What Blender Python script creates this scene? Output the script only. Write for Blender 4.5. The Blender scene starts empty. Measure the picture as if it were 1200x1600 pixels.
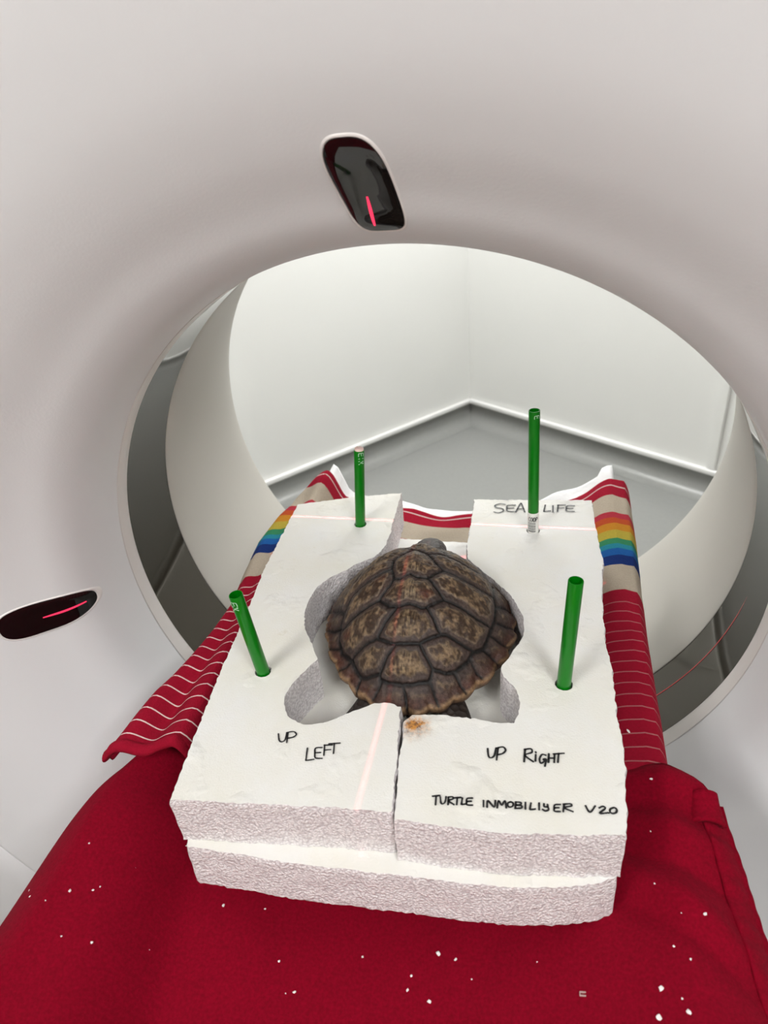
import bpy, bmesh, math, random
from mathutils import Vector, Matrix, noise
random.seed(7)
SC = bpy.context.scene
COL = SC.collection
H = 1.0                      # height of the scanner axis above the floor (world z = 0 on the floor)
PI = math.pi

# ------------------------------------------------------------------ camera
CF = 1079.3155               # focal length in pixels of the 1200 x 1600 frame
CP = Vector((0.118366, -0.603793, 0.461517 + H))
CR = Vector((0.97649442, 0.20184768, -0.07560529))
CU = Vector((-0.04095161, 0.5181173, 0.85432864))
CW = Vector((-0.21161666, 0.83115099, -0.51420464))
cam_data = bpy.data.cameras.new('camera')
cam = bpy.data.objects.new('camera', cam_data); COL.objects.link(cam)
cam_data.sensor_fit = 'VERTICAL'; cam_data.sensor_height = 36.0
cam_data.lens = CF * 36.0 / 1600.0
cam_data.clip_start = 0.02
cam.matrix_world = Matrix(((CR.x, CU.x, -CW.x, CP.x), (CR.y, CU.y, -CW.y, CP.y), (CR.z, CU.z, -CW.z, CP.z), (0, 0, 0, 1)))
cam_data.dof.use_dof = True
cam_data.dof.focus_distance = 0.66
cam_data.dof.aperture_fstop = 9.0
SC.camera = cam

# ------------------------------------------------------------------ light and exposure
SC.view_settings.view_transform = 'Standard'
SC.view_settings.look = 'None'
SC.view_settings.exposure = 0.0
SC.view_settings.gamma = 1.0
SC.view_settings.use_curve_mapping = False
if hasattr(SC, 'cycles'): SC.cycles.use_light_tree = False   # samples the thin laser lamps evenly
world = bpy.data.worlds.new('room_air'); SC.world = world
world.use_nodes = True
world.node_tree.nodes['Background'].inputs[0].default_value = (0.9, 0.95, 1.0, 1)
world.node_tree.nodes['Background'].inputs[1].default_value = 0.25

def area(name, loc, target, sx, sy, power, col=(1, 1, 1), spread=None):
    L = bpy.data.lights.new(name, 'AREA'); L.shape = 'RECTANGLE'
    L.size = sx; L.size_y = sy; L.energy = power; L.color = col
    if spread is not None: L.spread = spread
    o = bpy.data.objects.new(name, L); COL.objects.link(o)
    o.location = loc
    d = Vector(target) - Vector(loc)
    o.rotation_euler = d.to_track_quat('-Z', 'Y').to_euler()
    return o
# ceiling panels of the scan room: two in front of the scanner, two behind it
area('ceiling_lamp', (-0.95, -1.75, 2.60), (-0.95, -1.75, 0), 0.6, 1.0, 37, (1.0, 1.0, 1.0))
area('ceiling_lamp', (1.05, -1.65, 2.60), (1.05, -1.65, 0), 0.6, 1.0, 42, (1.0, 1.0, 1.0))
area('ceiling_lamp', (-0.55, 1.85, 2.60), (-0.55, 1.85, 0), 0.6, 0.6, 27, (1.0, 1.0, 0.985))
area('ceiling_lamp', (0.35, 1.75, 2.60), (0.35, 1.75, 0), 0.6, 0.6, 27, (1.0, 1.0, 0.985))

# ------------------------------------------------------------------ helpers
def U(x, y, z):
    """point of the plane at height z (metres above the scanner axis) seen at pixel x, y"""
    d = CR * ((x - 600) / CF) - CU * ((y - 800) / CF) + CW
    return CP + d * ((z + H - CP.z) / d.z)

def Ufun(x, y, f, it=40):
    z = -0.08
    for _ in range(it):
        q = U(x, y, z); z = min(-0.02, max(-0.25, 0.7 * z + 0.3 * (f(q.x, q.y) - H)))
    return U(x, y, z)

def sstep(a, b, x):
    if a == b: return 1.0 if x >= b else 0.0
    t = min(1, max(0, (x - a) / (b - a))); return t * t * (3 - 2 * t)

def lerp(a, b, t): return a + (b - a) * t

def interp(pts, x):
    if x <= pts[0][0]: return pts[0][1]
    for (x0, y0), (x1, y1) in zip(pts, pts[1:]):
        if x <= x1: return lerp(y0, y1, (x - x0) / (x1 - x0))
    return pts[-1][1]

def n3(x, y, z=0.0): return noise.noise(Vector((x, y, z)))

def link(name, bm, mats, parent=None, smooth=True, sharp=None):
    me = bpy.data.meshes.new(name)
    bm.normal_update(); bm.to_mesh(me); bm.free()
    if not isinstance(mats, (list, tuple)): mats = [mats]
    for m in mats: me.materials.append(m)
    if smooth:
        for p in me.polygons: p.use_smooth = True
        if sharp is not None: me.set_sharp_from_angle(angle=math.radians(sharp))
    o = bpy.data.objects.new(name, me); COL.objects.link(o)
    if parent is not None:
        o.parent = parent
        bpy.context.view_layer.update()
        o.matrix_parent_inverse = parent.matrix_world.inverted()
    return o

def empty(name, loc):
    o = bpy.data.objects.new(name, None); COL.objects.link(o); o.location = loc
    o.empty_display_size = 0.05
    return o

def tag(o, label=None, cat=None, group=None, kind=None):
    if label: o['label'] = label
    if cat: o['category'] = cat
    if group: o['group'] = group
    if kind: o['kind'] = kind
    return o

def box(bm, c, s, rot=None):
    r = bmesh.ops.create_cube(bm, size=1.0)
    M = Matrix.Translation(c) @ (rot or Matrix.Identity(4)) @ Matrix.Diagonal((s[0], s[1], s[2], 1))
    bmesh.ops.transform(bm, matrix=M, verts=r['verts'])
    return r['verts']

def grid(bm, nu, nv, f):
    V = [[bm.verts.new(f(i / nu, j / nv)) for j in range(nv + 1)] for i in range(nu + 1)]
    for i in range(nu):
        for j in range(nv):
            bm.faces.new((V[i][j], V[i + 1][j], V[i + 1][j + 1], V[i][j + 1]))
    return V

def catmull(P, n):
    out = []
    for i in range(len(P) - 1):
        p0 = P[max(i - 1, 0)]; p1 = P[i]; p2 = P[i + 1]; p3 = P[min(i + 2, len(P) - 1)]
        for k in range(n):
            t = k / n
            out.append(tuple(0.5 * ((2 * b) + (-a + c) * t + (2 * a - 5 * b + 4 * c - d) * t * t + (-a + 3 * b - 3 * c + d) * t ** 3)
                             for a, b, c, d in zip(p0, p1, p2, p3)))
    out.append(tuple(P[-1])); return out

def revolve(prof, n=180, a0=0.0, a1=2 * PI):
    """surface of revolution round the scanner axis; prof = (radius, y)"""
    bm = bmesh.new(); full = abs(a1 - a0 - 2 * PI) < 1e-6
    rings = []
    cnt = n if full else n + 1
    for r, y in prof:
        rings.append([bm.verts.new((r * math.cos(a0 + (a1 - a0) * k / n), y, H + r * math.sin(a0 + (a1 - a0) * k / n))) for k in range(cnt)])
    for A, B in zip(rings, rings[1:]):
        for k in range(n):
            j = (k + 1) % cnt
            bm.faces.new((A[k], B[k], B[j], A[j]))
    return bm

# ------------------------------------------------------------------ materials
def mat(name, col, rough=0.5, **kw):
    m = bpy.data.materials.new(name); m.use_nodes = True
    b = m.node_tree.nodes['Principled BSDF']
    b.inputs['Base Color'].default_value = (*col, 1); b.inputs['Roughness'].default_value = rough
    for k, v in kw.items():
        b.inputs[k.replace('_', ' ')].default_value = v
    return m
def nd(m, t, **kw):
    n = m.node_tree.nodes.new(t)
    for k, v in kw.items(): setattr(n, k, v)
    return n
def lk(m, a, b): m.node_tree.links.new(a, b)
def bsdf(m): return m.node_tree.nodes['Principled BSDF']
def bump(m, height_socket, strength, dist):
    b = nd(m, 'ShaderNodeBump'); b.inputs['Strength'].default_value = strength; b.inputs['Distance'].default_value = dist
    lk(m, height_socket, b.inputs['Height']); lk(m, b.outputs[0], bsdf(m).inputs['Normal']); return b
def objco(m): return nd(m, 'ShaderNodeTexCoord').outputs['Object']
def noisetex(m, co, scale, detail=3, rough=0.5):
    n = nd(m, 'ShaderNodeTexNoise'); n.inputs['Scale'].default_value = scale
    n.inputs['Detail'].default_value = detail; n.inputs['Roughness'].default_value = rough
    lk(m, co, n.inputs['Vector']); return n
def ramp(m, fac, stops, interp='LINEAR'):
    r = nd(m, 'ShaderNodeValToRGB'); r.color_ramp.interpolation = interp
    e = r.color_ramp.elements
    while len(e) < len(stops): e.new(0.5)
    for k, (p, c) in enumerate(stops):
        e[k].position = p; e[k].color = (*c, 1)
    lk(m, fac, r.inputs[0]); return r
def mix(m, fac, a, b, mode='MIX'):
    n = nd(m, 'ShaderNodeMix', data_type='RGBA', blend_type=mode)
    for s, v in ((n.inputs[0], fac), (n.inputs[6], a), (n.inputs[7], b)):
        if hasattr(v, 'is_linked'): lk(m, v, s)
        elif isinstance(v, (int, float)): s.default_value = v
        else: s.default_value = (*v, 1)
    return n.outputs[2]

# scanner plastic, textured paint
M_cover = mat('scanner_plastic', (0.765, 0.77, 0.78), 0.5)
bsdf(M_cover).inputs['Specular IOR Level'].default_value = 0.3
_n = noisetex(M_cover, objco(M_cover), 420, 2); bump(M_cover, _n.outputs[0], 0.10, 0.0012)
M_trim = mat('scanner_trim_plastic', (0.72, 0.69, 0.665), 0.35)
M_seam = mat('seam_gap', (0.10, 0.09, 0.085), 0.8)
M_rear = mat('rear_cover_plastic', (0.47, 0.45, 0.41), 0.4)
M_scan = mat('tinted_scan_window', (0.016, 0.012, 0.007), 0.05, IOR=1.65)
bsdf(M_scan).inputs['Specular Tint'].default_value = (1.0, 0.93, 0.78, 1)
M_glass = mat('dark_laser_window', (0.006, 0.005, 0.005), 0.04, IOR=1.6)
M_bezel = mat('window_bezel', (0.80, 0.77, 0.75), 0.35)
M_laser = mat('laser_glow', (0.4, 0.01, 0.03), 0.4)
bsdf(M_laser).inputs['Emission Color'].default_value = (1.0, 0.04, 0.12, 1)
bsdf(M_laser).inputs['Emission Strength'].default_value = 1.1
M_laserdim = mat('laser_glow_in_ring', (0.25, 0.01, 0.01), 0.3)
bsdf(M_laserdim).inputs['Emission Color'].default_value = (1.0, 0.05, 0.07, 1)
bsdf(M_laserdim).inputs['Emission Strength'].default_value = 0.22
M_wall = mat('wall_paint', (0.85, 0.86, 0.84), 0.55)
_n = noisetex(M_wall, objco(M_wall), 3, 2); lk(M_wall, mix(M_wall, _n.outputs[0], (0.845, 0.85, 0.83), (0.87, 0.875, 0.855)), bsdf(M_wall).inputs['Base Color'])
M_ceil = mat('ceiling_paint', (0.86, 0.86, 0.85), 0.7)
M_floor = mat('grey_vinyl', (0.42, 0.435, 0.425), 0.28)
_n = noisetex(M_floor, objco(M_floor), 60, 3); lk(M_floor, mix(M_floor, _n.outputs[0], (0.25, 0.255, 0.245), (0.285, 0.29, 0.28)), bsdf(M_floor).inputs['Base Color'])
M_cap = mat('white_capping', (0.86, 0.86, 0.85), 0.3)
M_table = mat('table_plastic', (0.62, 0.61, 0.59), 0.45)

def fleece(name, c1, c2, bumpd=0.0012):
    m = mat(name, c1, 0.95, Sheen_Weight=0.06, Sheen_Roughness=0.5)
    bsdf(m).inputs['Sheen Tint'].default_value = (c1[0] * 1.6, 0.03, 0.08, 1)
    bsdf(m).inputs['Specular IOR Level'].default_value = 0.1
    co = objco(m); a = noisetex(m, co, 420, 4, 0.65); b = noisetex(m, co, 40, 3)
    lk(m, mix(m, ramp(m, a.outputs[0], [(0.3, (0, 0, 0)), (0.7, (1, 1, 1))]).outputs[0], c1, c2), bsdf(m).inputs['Base Color'])
    ad = nd(m, 'ShaderNodeMath', operation='ADD'); lk(m, a.outputs[0], ad.inputs[0]); lk(m, b.outputs[0], ad.inputs[1])
    bump(m, ad.outputs[0], 0.55, bumpd); return m
M_blanket = fleece('dark_red_fleece', (0.155, 0.0005, 0.008), (0.245, 0.0008, 0.0145))

# towel: stripes run across it, pattern coordinate stored along its length in uv.y (metres)
M_towel = mat('striped_terry', (0.35, 0.02, 0.05), 0.95)
bsdf(M_towel).inputs['Specular IOR Level'].default_value = 0.1
uv = nd(M_towel, 'ShaderNodeUVMap'); sep = nd(M_towel, 'ShaderNodeSeparateXYZ'); lk(M_towel, uv.outputs[0], sep.inputs[0])
RED = (0.31, 0.006, 0.024); BEI = (0.44, 0.38, 0.30)
def pos(y): return (y + 0.30) / 0.70
bands = [(-0.30, RED), (0.068, BEI), (0.120, (0.008, 0.028, 0.15)), (0.138, (0.012, 0.10, 0.34)), (0.1525, (0.02, 0.22, 0.30)),
         (0.164, (0.035, 0.22, 0.10)), (0.176, (0.45, 0.36, 0.05)), (0.196, (0.52, 0.22, 0.02)), (0.213, (0.45, 0.07, 0.02)), (0.226, (0.40, 0.03, 0.05)),
         (0.241, BEI), (0.285, RED), (0.3095, (0.62, 0.48, 0.46)), (0.3115, RED)]
mp = nd(M_towel, 'ShaderNodeMath', operation='MULTIPLY_ADD'); mp.inputs[1].default_value = 1 / 0.70; mp.inputs[2].default_value = 0.30 / 0.70
lk(M_towel, sep.outputs[1], mp.inputs[0])
rb = ramp(M_towel, mp.outputs[0], [(pos(y), c) for y, c in bands], 'CONSTANT')
fr = nd(M_towel, 'ShaderNodeMath', operation='PINGPONG'); fr.inputs[1].default_value = 0.0078
lk(M_towel, sep.outputs[1], fr.inputs[0])
lt = nd(M_towel, 'ShaderNodeMath', operation='LESS_THAN'); lt.inputs[1].default_value = 0.0007; lk(M_towel, fr.outputs[0], lt.inputs[0])
l2 = nd(M_towel, 'ShaderNodeMath', operation='LESS_THAN'); l2.inputs[1].default_value = 0.056; lk(M_towel, sep.outputs[1], l2.inputs[0])
an = nd(M_towel, 'ShaderNodeMath', operation='MULTIPLY'); lk(M_towel, lt.outputs[0], an.inputs[0]); lk(M_towel, l2.outputs[0], an.inputs[1])
# the stripes are paler where the pile is fresh (left half) and worn at the right
rx = nd(M_towel, 'ShaderNodeMapRange'); lk(M_towel, sep.outputs[0], rx.inputs[0])
rx.inputs[1].default_value = 0.0; rx.inputs[2].default_value = 0.1; rx.inputs[3].default_value = 1.0; rx.inputs[4].default_value = 0.22
an2 = nd(M_towel, 'ShaderNodeMath', operation='MULTIPLY'); lk(M_towel, an.outputs[0], an2.inputs[0]); lk(M_towel, rx.outputs[0], an2.inputs[1])
tn = noisetex(M_towel, objco(M_towel), 500, 3, 0.6)
tc = mix(M_towel, an2.outputs[0], rb.outputs[0], (0.80, 0.62, 0.60))
tc2 = mix(M_towel, 0.35, tc, mix(M_towel, tn.outputs[0], (0.35, 0.3, 0.3), (1.25, 1.25, 1.25)), 'MULTIPLY')
lk(M_towel, tc2, bsdf(M_towel).inputs['Base Color']); bump(M_towel, tn.outputs[0], 0.6, 0.0015)

M_pad = mat('white_pad_cloth', (0.82, 0.83, 0.84), 0.7)
_n = noisetex(M_pad, objco(M_pad), 70, 4); bump(M_pad, _n.outputs[0], 0.4, 0.004)

# styrofoam: smooth moulded skin (slot 0) and granular cut faces (slot 1)
def foam_skin(name, base=(0.81, 0.81, 0.79), stain=None, grime=0.5):
    m = mat(name, base, 0.6); co = objco(m)
    a = noisetex(m, co, 9, 5, 0.65); b = noisetex(m, co, 60, 4, 0.6); c = noisetex(m, co, 700, 2)
    col = mix(m, ramp(m, a.outputs[0], [(0.35, (0, 0, 0)), (0.75, (1, 1, 1))]).outputs[0], base, (0.78, 0.76, 0.67))
    spots = ramp(m, b.outputs[0], [(0.70, (0, 0, 0)), (0.80, (grime, grime, grime))])
    col = mix(m, spots.outputs[0], col, (0.62, 0.56, 0.42))
    if stain:
        d = nd(m, 'ShaderNodeVectorMath', operation='DISTANCE'); lk(m, co, d.inputs[0]); d.inputs[1].default_value = stain
        ns = noisetex(m, co, 160, 5, 0.7)
        ad = nd(m, 'ShaderNodeMath', operation='MULTIPLY_ADD'); lk(m, ns.outputs[0], ad.inputs[0]); ad.inputs[1].default_value = 0.022; lk(m, d.outputs[1], ad.inputs[2])
        r = ramp(m, ad.outputs[0], [(0.0, (1, 1, 1)), (0.0165, (0.95, 0.95, 0.95)), (0.0200, (0.35, 0.35, 0.35)), (0.028, (0, 0, 0))])
        dk = noisetex(m, co, 260, 4, 0.7)
        st = mix(m, ramp(m, dk.outputs[0], [(0.42, (0, 0, 0)), (0.56, (1, 1, 1))]).outputs[0], (0.14, 0.04, 0.006), (0.60, 0.25, 0.03))
        col = mix(m, r.outputs[0], col, st)
    lk(m, col, bsdf(m).inputs['Base Color'])
    # shallow dents and scratches in the moulded skin
    d1 = ramp(m, noisetex(m, co, 26, 3, 0.5).outputs[0], [(0.58, (0, 0, 0)), (0.72, (1, 1, 1))])
    ad = nd(m, 'ShaderNodeMath', operation='MULTIPLY_ADD'); lk(m, d1.outputs[0], ad.inputs[0]); ad.inputs[1].default_value = 0.8
    s2 = nd(m, 'ShaderNodeMath', operation='MULTIPLY'); lk(m, c.outputs[0], s2.inputs[0]); s2.inputs[1].default_value = 0.18
    lk(m, s2.outputs[0], ad.inputs[2]); bump(m, ad.outputs[0], 0.8, 0.0022); return m
def foam_cut(name):
    m = mat(name, (0.86, 0.84, 0.83), 0.65); co = objco(m)
    v = nd(m, 'ShaderNodeTexVoronoi'); v.inputs['Scale'].default_value = 430; lk(m, co, v.inputs['Vector'])
    n = noisetex(m, co, 900, 2)
    ad = nd(m, 'ShaderNodeMath', operation='SUBTRACT'); lk(m, n.outputs[0], ad.inputs[0]); lk(m, v.outputs['Distance'], ad.inputs[1])
    lk(m, mix(m, ramp(m, v.outputs['Distance'], [(0.25, (0, 0, 0)), (0.75, (1, 1, 1))]).outputs[0], (0.93, 0.90, 0.90), (0.66, 0.62, 0.63)), bsdf(m).inputs['Base Color'])
    bump(m, ad.outputs[0], 0.8, 0.0014); return m
M_cut = foam_cut('styrofoam_cut')
M_ink = mat('black_marker_ink', (0.012, 0.012, 0.014), 0.5)
M_tube = mat('green_plastic', (0.0, 0.17, 0.003), 0.3, Coat_Weight=0.2)
bsdf(M_tube).inputs['Specular IOR Level'].default_value = 0.3
M_tubein = mat('green_plastic_inside', (0.0, 0.22, 0.02), 0.4)
M_print = mat('pale_print', (0.45, 0.70, 0.50), 0.5)
M_label = mat('white_label', (0.80, 0.80, 0.76), 0.5)
M_pink = mat('laser_tinted_tip', (0.85, 0.60, 0.55), 0.5)  # red laser light put into the base colour as pink
M_crumb = mat('styrofoam_crumb', (0.88, 0.85, 0.83), 0.7)
M_scrap = mat('grey_scrap', (0.45, 0.30, 0.28), 0.7)
M_skin = mat('turtle_skin', (0.035, 0.026, 0.021), 0.45)
_c = objco(M_skin); _v = nd(M_skin, 'ShaderNodeTexVoronoi'); _v.inputs['Scale'].default_value = 190; lk(M_skin, _c, _v.inputs['Vector'])
lk(M_skin, mix(M_skin, _v.outputs['Distance'], (0.045, 0.030, 0.024), (0.010, 0.007, 0.006)), bsdf(M_skin).inputs['Base Color'])
bump(M_skin, _v.outputs['Distance'], 0.7, 0.002)
M_shell = mat('turtle_shell', (0.1, 0.06, 0.04), 0.42)
bsdf(M_shell).inputs['Specular IOR Level'].default_value = 0.3
_a = nd(M_shell, 'ShaderNodeAttribute', attribute_name='shell_col'); _c = objco(M_shell)
_n1 = noisetex(M_shell, _c, 330, 5, 0.7)
lk(M_shell, mix(M_shell, 0.75, _a.outputs[0], ramp(M_shell, _n1.outputs[0], [(0.3, (0.35, 0.33, 0.32)), (0.7, (1.7, 1.7, 1.65))]).outputs[0], 'MULTIPLY'), bsdf(M_shell).inputs['Base Color'])
_n2 = noisetex(M_shell, _c, 220, 5, 0.7); bump(M_shell, _n2.outputs[0], 0.6, 0.0018)

# ------------------------------------------------------------------ room
K = Vector((-0.2215, 2.706, 0)); DL = Vector((-0.641, -0.7675, 0)); DR = Vector((0.8175, -0.576, 0))
DL.normalize(); DR.normalize()
A = K + DL * 4.6; B = K + DR * 4.7; D = A + B - K
ROOM_H = 2.65
def poly(name, pts, m, kind='structure'):
    bm = bmesh.new(); bm.faces.new([bm.verts.new(p) for p in pts])
    o = link(name, bm, m, smooth=False); o['kind'] = kind; return o
up = Vector((0, 0, ROOM_H))
def slab(name, p, q, n, m, z0=0.0, z1=ROOM_H, th=0.06):
    """wall slab from p to q, thickness going outwards along n"""
    bm = bmesh.new(); o = n.normalized() * th
    P = [p, q, q + o, p + o]
    lo = [bm.verts.new((v.x, v.y, z0)) for v in P]; hi = [bm.verts.new((v.x, v.y, z1)) for v in P]
    bm.faces.new(lo[::-1]); bm.faces.new(hi)
    for i in range(4): bm.faces.new((lo[i], lo[(i + 1) % 4], hi[(i + 1) % 4], hi[i]))
    bmesh.ops.recalc_face_normals(bm, faces=bm.faces)
    ob = link(name, bm, m, smooth=False); ob['kind'] = 'structure'; return ob
cen = (A + B) / 2
nL = Vector((DL.y, -DL.x, 0));  nL = nL if (K + DL - cen).dot(nL) > 0 else -nL
nR = Vector((DR.y, -DR.x, 0));  nR = nR if (K + DR - cen).dot(nR) > 0 else -nR
slab('wall_left', K, A, nL, M_wall); slab('wall_right', K, B, nR, M_wall)
M_wall2 = mat('darkened_wall_paint', (0.36, 0.31, 0.26), 0.6)  # walls out of view, toned dark to cut light bounced onto the scanner
slab('wall_front', A, D, -nR, M_wall2); slab('wall_side', B, D, -nL, M_wall2)
bm = bmesh.new(); lo = [bm.verts.new(v) for v in (K, B, D, A)]; hi = [bm.verts.new(v - Vector((0, 0, 0.05))) for v in (K, B, D, A)]
bm.faces.new(lo); bm.faces.new(hi[::-1])
for i in range(4): bm.faces.new((hi[i], hi[(i + 1) % 4], lo[(i + 1) % 4], lo[i]))
bmesh.ops.recalc_face_normals(bm, faces=bm.faces)
o = link('floor', bm, M_floor, smooth=False); o['kind'] = 'structure'
bm = bmesh.new(); lo = [bm.verts.new(v + up) for v in (K, B, D, A)]; hi = [bm.verts.new(v + up + Vector((0, 0, 0.05))) for v in (K, B, D, A)]
bm.faces.new(lo[::-1]); bm.faces.new(hi)
for i in range(4): bm.faces.new((lo[i], lo[(i + 1) % 4], hi[(i + 1) % 4], hi[i]))
bmesh.ops.recalc_face_normals(bm, faces=bm.faces)
o = link('ceiling', bm, M_ceil, smooth=False); o['kind'] = 'structure'
# coved vinyl upstand with a white capping bead along the two far walls
def skirting(side, d, n, length):
    inward = -n
    s0 = K + d * 0.0 + inward * 0.001
    prof = [(0.075, 0.001), (0.045, 0.006), (0.022, 0.022), (0.008, 0.045), (0.004, 0.075), (0.004, 0.10)]   # (distance from wall, height)
    bm = bmesh.new(); rows = []
    for t in (0.0, length):
        rows.append([bm.verts.new(s0 + d * t + inward * a + Vector((0, 0, z))) for a, z in prof])
    for i in range(len(prof) - 1): bm.faces.new((rows[0][i], rows[1][i], rows[1][i + 1], rows[0][i + 1]))
    bmesh.ops.recalc_face_normals(bm, faces=bm.faces)
    o = link('baseboard_' + side, bm, M_floor); o['kind'] = 'structure'
    bm = bmesh.new()
    ang = math.atan2(d.y, d.x)
    box(bm, s0 + d * (length / 2) + inward * 0.010 + Vector((0, 0, 0.108)), (length, 0.020, 0.022), Matrix.Rotation(ang, 4, 'Z'))
    bmesh.ops.bevel(bm, geom=list(bm.edges), offset=0.005, segments=3, affect='EDGES', profile=0.5)
    o = link('trim_' + ('1' if side == 'left' else '2'), bm, M_cap, sharp=40); o['kind'] = 'structure'
# the photograph fixes the capping line; move the far corner so that the capping, not the floor, falls on it
skirting('left', DL, nL, 4.5); skirting('right', DR, nR, 4.6)
# vertical cover strips on the far walls
def strip(name, base, d, n, w=0.05):
    bm = bmesh.new()
    box(bm, base - n * 0.006 + Vector((0, 0, 0.12 + 1.2)), (w, 0.012, 2.4), Matrix.Rotation(math.atan2(d.y, d.x), 4, 'Z'))
    bmesh.ops.bevel(bm, geom=list(bm.edges), offset=0.003, segments=2, affect='EDGES')
    o = link(name, bm, M_wall, sharp=40); o['kind'] = 'structure'
strip('trim_3', K + DL * 1.27, DL, nL, 0.035); strip('trim_4', K + DR * 1.238, DR, nR, 0.035)

# ------------------------------------------------------------------ scanner
ct = tag(empty('ct_scanner', (0, 0.2, 0)), 'large white ring-shaped CT scanner with round bore around the foam blocks', 'scanner')
PROF = [(0.3600, 0.0005), (0.3603, -0.022), (0.3630, -0.048), (0.3700, -0.071), (0.3850, -0.091), (0.4080, -0.109), (0.4400, -0.134),
        (0.4800, -0.156), (0.5300, -0.172), (0.5750, -0.181), (0.6270, -0.187)]
pf = catmull(PROF, 7)
pf = pf + [(0.6288, -0.1855), (0.6290, -0.180)]
link('front_cover', revolve(pf, 220), M_cover, ct, sharp=50)
outer = [(0.6300, -0.180), (0.6302, -0.1855), (0.6320, -0.1875), (0.68, -0.190), (0.76, -0.192), (0.84, -0.188), (0.90, -0.168), (0.935, -0.125), (0.95, -0.06), (0.95, 0.52), (0.93, 0.58), (0.88, 0.61)]
link('outer_housing', revolve(outer, 160), M_cover, ct, sharp=50)
link('white_trim_ring', revolve([(0.3606, 0.0015), (0.3596, 0.0020), (0.3592, 0.0060), (0.3588, 0.0205), (0.3600, 0.0222)], 200), M_trim, ct, sharp=40)
link('seam', revolve([(0.3625, -0.002), (0.3625, 0.003)], 200), M_seam, ct)
link('scan_window', revolve([(0.3598, 0.0222), (0.3602, 0.05), (0.3615, 0.09), (0.3624, 0.1235)], 220), M_scan, ct)
link('rear_seam', revolve([(0.3640, 0.1225), (0.3640, 0.1275)], 200), M_seam, ct)
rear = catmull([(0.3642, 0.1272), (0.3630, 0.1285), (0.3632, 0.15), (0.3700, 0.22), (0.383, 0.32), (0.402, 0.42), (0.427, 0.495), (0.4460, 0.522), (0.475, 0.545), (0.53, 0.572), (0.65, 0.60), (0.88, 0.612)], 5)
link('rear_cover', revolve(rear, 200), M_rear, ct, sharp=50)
# floor plinth of the gantry
bm = bmesh.new(); box(bm, (0, 0.21, 0.09), (1.5, 0.66, 0.18)); bmesh.ops.bevel(bm, geom=list(bm.edges), offset=0.03, segments=3, affect='EDGES')
link('plinth', bm, M_cover, ct, sharp=40)

def prof_pt(s):
    """point (r, y) and outward normal of the funnel at radius s"""
    for (r0, y0), (r1, y1) in zip(pf, pf[1:]):
        if r0 <= s <= r1 and r1 > r0:
            t = (s - r0) / (r1 - r0); y = lerp(y0, y1, t)
            tx, ty = r1 - r0, y1 - y0; L = math.hypot(tx, ty)
            return s, y, (ty / L, -tx / L)
    return s, -0.1, (0, -1)
def funnel(ang, u, s, off):
    r, y, (nr, ny) = prof_pt(s)
    r += nr * off; y += ny * off
    # u = sideways metres
    c, sn = math.cos(ang), math.sin(ang)
    return Vector((r * c - u * sn, y, H + r * sn + u * c))
def stadium(n, hw0, hw1, s0, s1, grow=0.0, slant=0.0, ee=0.42):
    """closed outline (u, s): narrower rounded end towards the bore"""
    pts = []
    for k in range(n):
        a = 2 * PI * k / n
        cx, cy = math.cos(a), math.sin(a)
        if cy < 0:   # end towards the bore: shallow arc with tight corners
            u = math.copysign(abs(cx) ** ee, cx); v = -abs(cy) ** ee
        else:        # outer end: nearly a half circle
            u = math.copysign(abs(cx) ** 0.70, cx); v = abs(cy) ** 0.70
        s = lerp(s0 - grow, s1 + grow, (v + 1) / 2)
        hw = lerp(hw0, hw1, (v + 1) / 2) + grow
        pts.append((u * hw + slant * v, s))
    return pts
def laser_window(ang, s_line0, s_line1, s0=0.3800, s1=0.4420, slant=0.0, ee=0.42):
    n = 72
    h0, h1 = 0.0178, 0.0205
    def shell(outlines, m, name, parent):
        bm = bmesh.new(); loops = []
        for grow, scale, off in outlines:
            o_ = stadium(n, h0, h1, s0, s1, grow, slant, ee); cs = (s0 + s1) / 2
            loops.append([bm.verts.new(funnel(ang, u * scale, cs + (s - cs) * scale, off)) for u, s in o_])
        for P, Q in zip(loops, loops[1:]):
            for k in range(n): bm.faces.new((P[k], P[(k + 1) % n], Q[(k + 1) % n], Q[k]))
        if outlines[-1][1] < 0.3: bm.faces.new(loops[-1])
        bmesh.ops.recalc_face_normals(bm, faces=bm.faces)
        return link(name, bm, m, parent, sharp=60)
    w = shell([(0.0002, 1, -0.001), (0, 1, 0.0012), (0, 0.9, 0.0016), (0, 0.7, 0.0018), (0, 0.5, 0.0019), (0, 0.25, 0.0019)], M_glass, 'laser_window', ct)
    w['label'] = 'dark glossy laser window'
    shell([(0.0026, 1, -0.0006), (0.0022, 1, 0.0004), (0.0014, 1, 0.0011), (0.0007, 1, 0.0012), (0.0002, 1, 0.0004)], M_bezel, 'bezel', w)
    bm = bmesh.new()
    nn = 14; rows = []
    for k in range(nn + 1):
        t = k / nn; s = lerp(s_line0, s_line1, t); w_ = 0.0013 * (0.35 + 0.65 * math.sin(PI * min(1, max(0, 0.12 + t * 0.8))))
        rows.append([bm.verts.new(funnel(ang, u, s, 0.0022)) for u in (-w_, w_)])
    for P, Q in zip(rows, rows[1:]): bm.faces.new((P[0], P[1], Q[1], Q[0]))
    l = link('laser_line', bm, M_laser, w); l['label'] = 'glowing red laser line'
laser_window(PI / 2, 0.385, 0.406, slant=0.006)
laser_window(PI, 0.372, 0.405, 0.3665, 0.4400, ee=0.72)
laser_window(0.0, 0.372, 0.405, 0.3665, 0.4400, ee=0.72)
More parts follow.
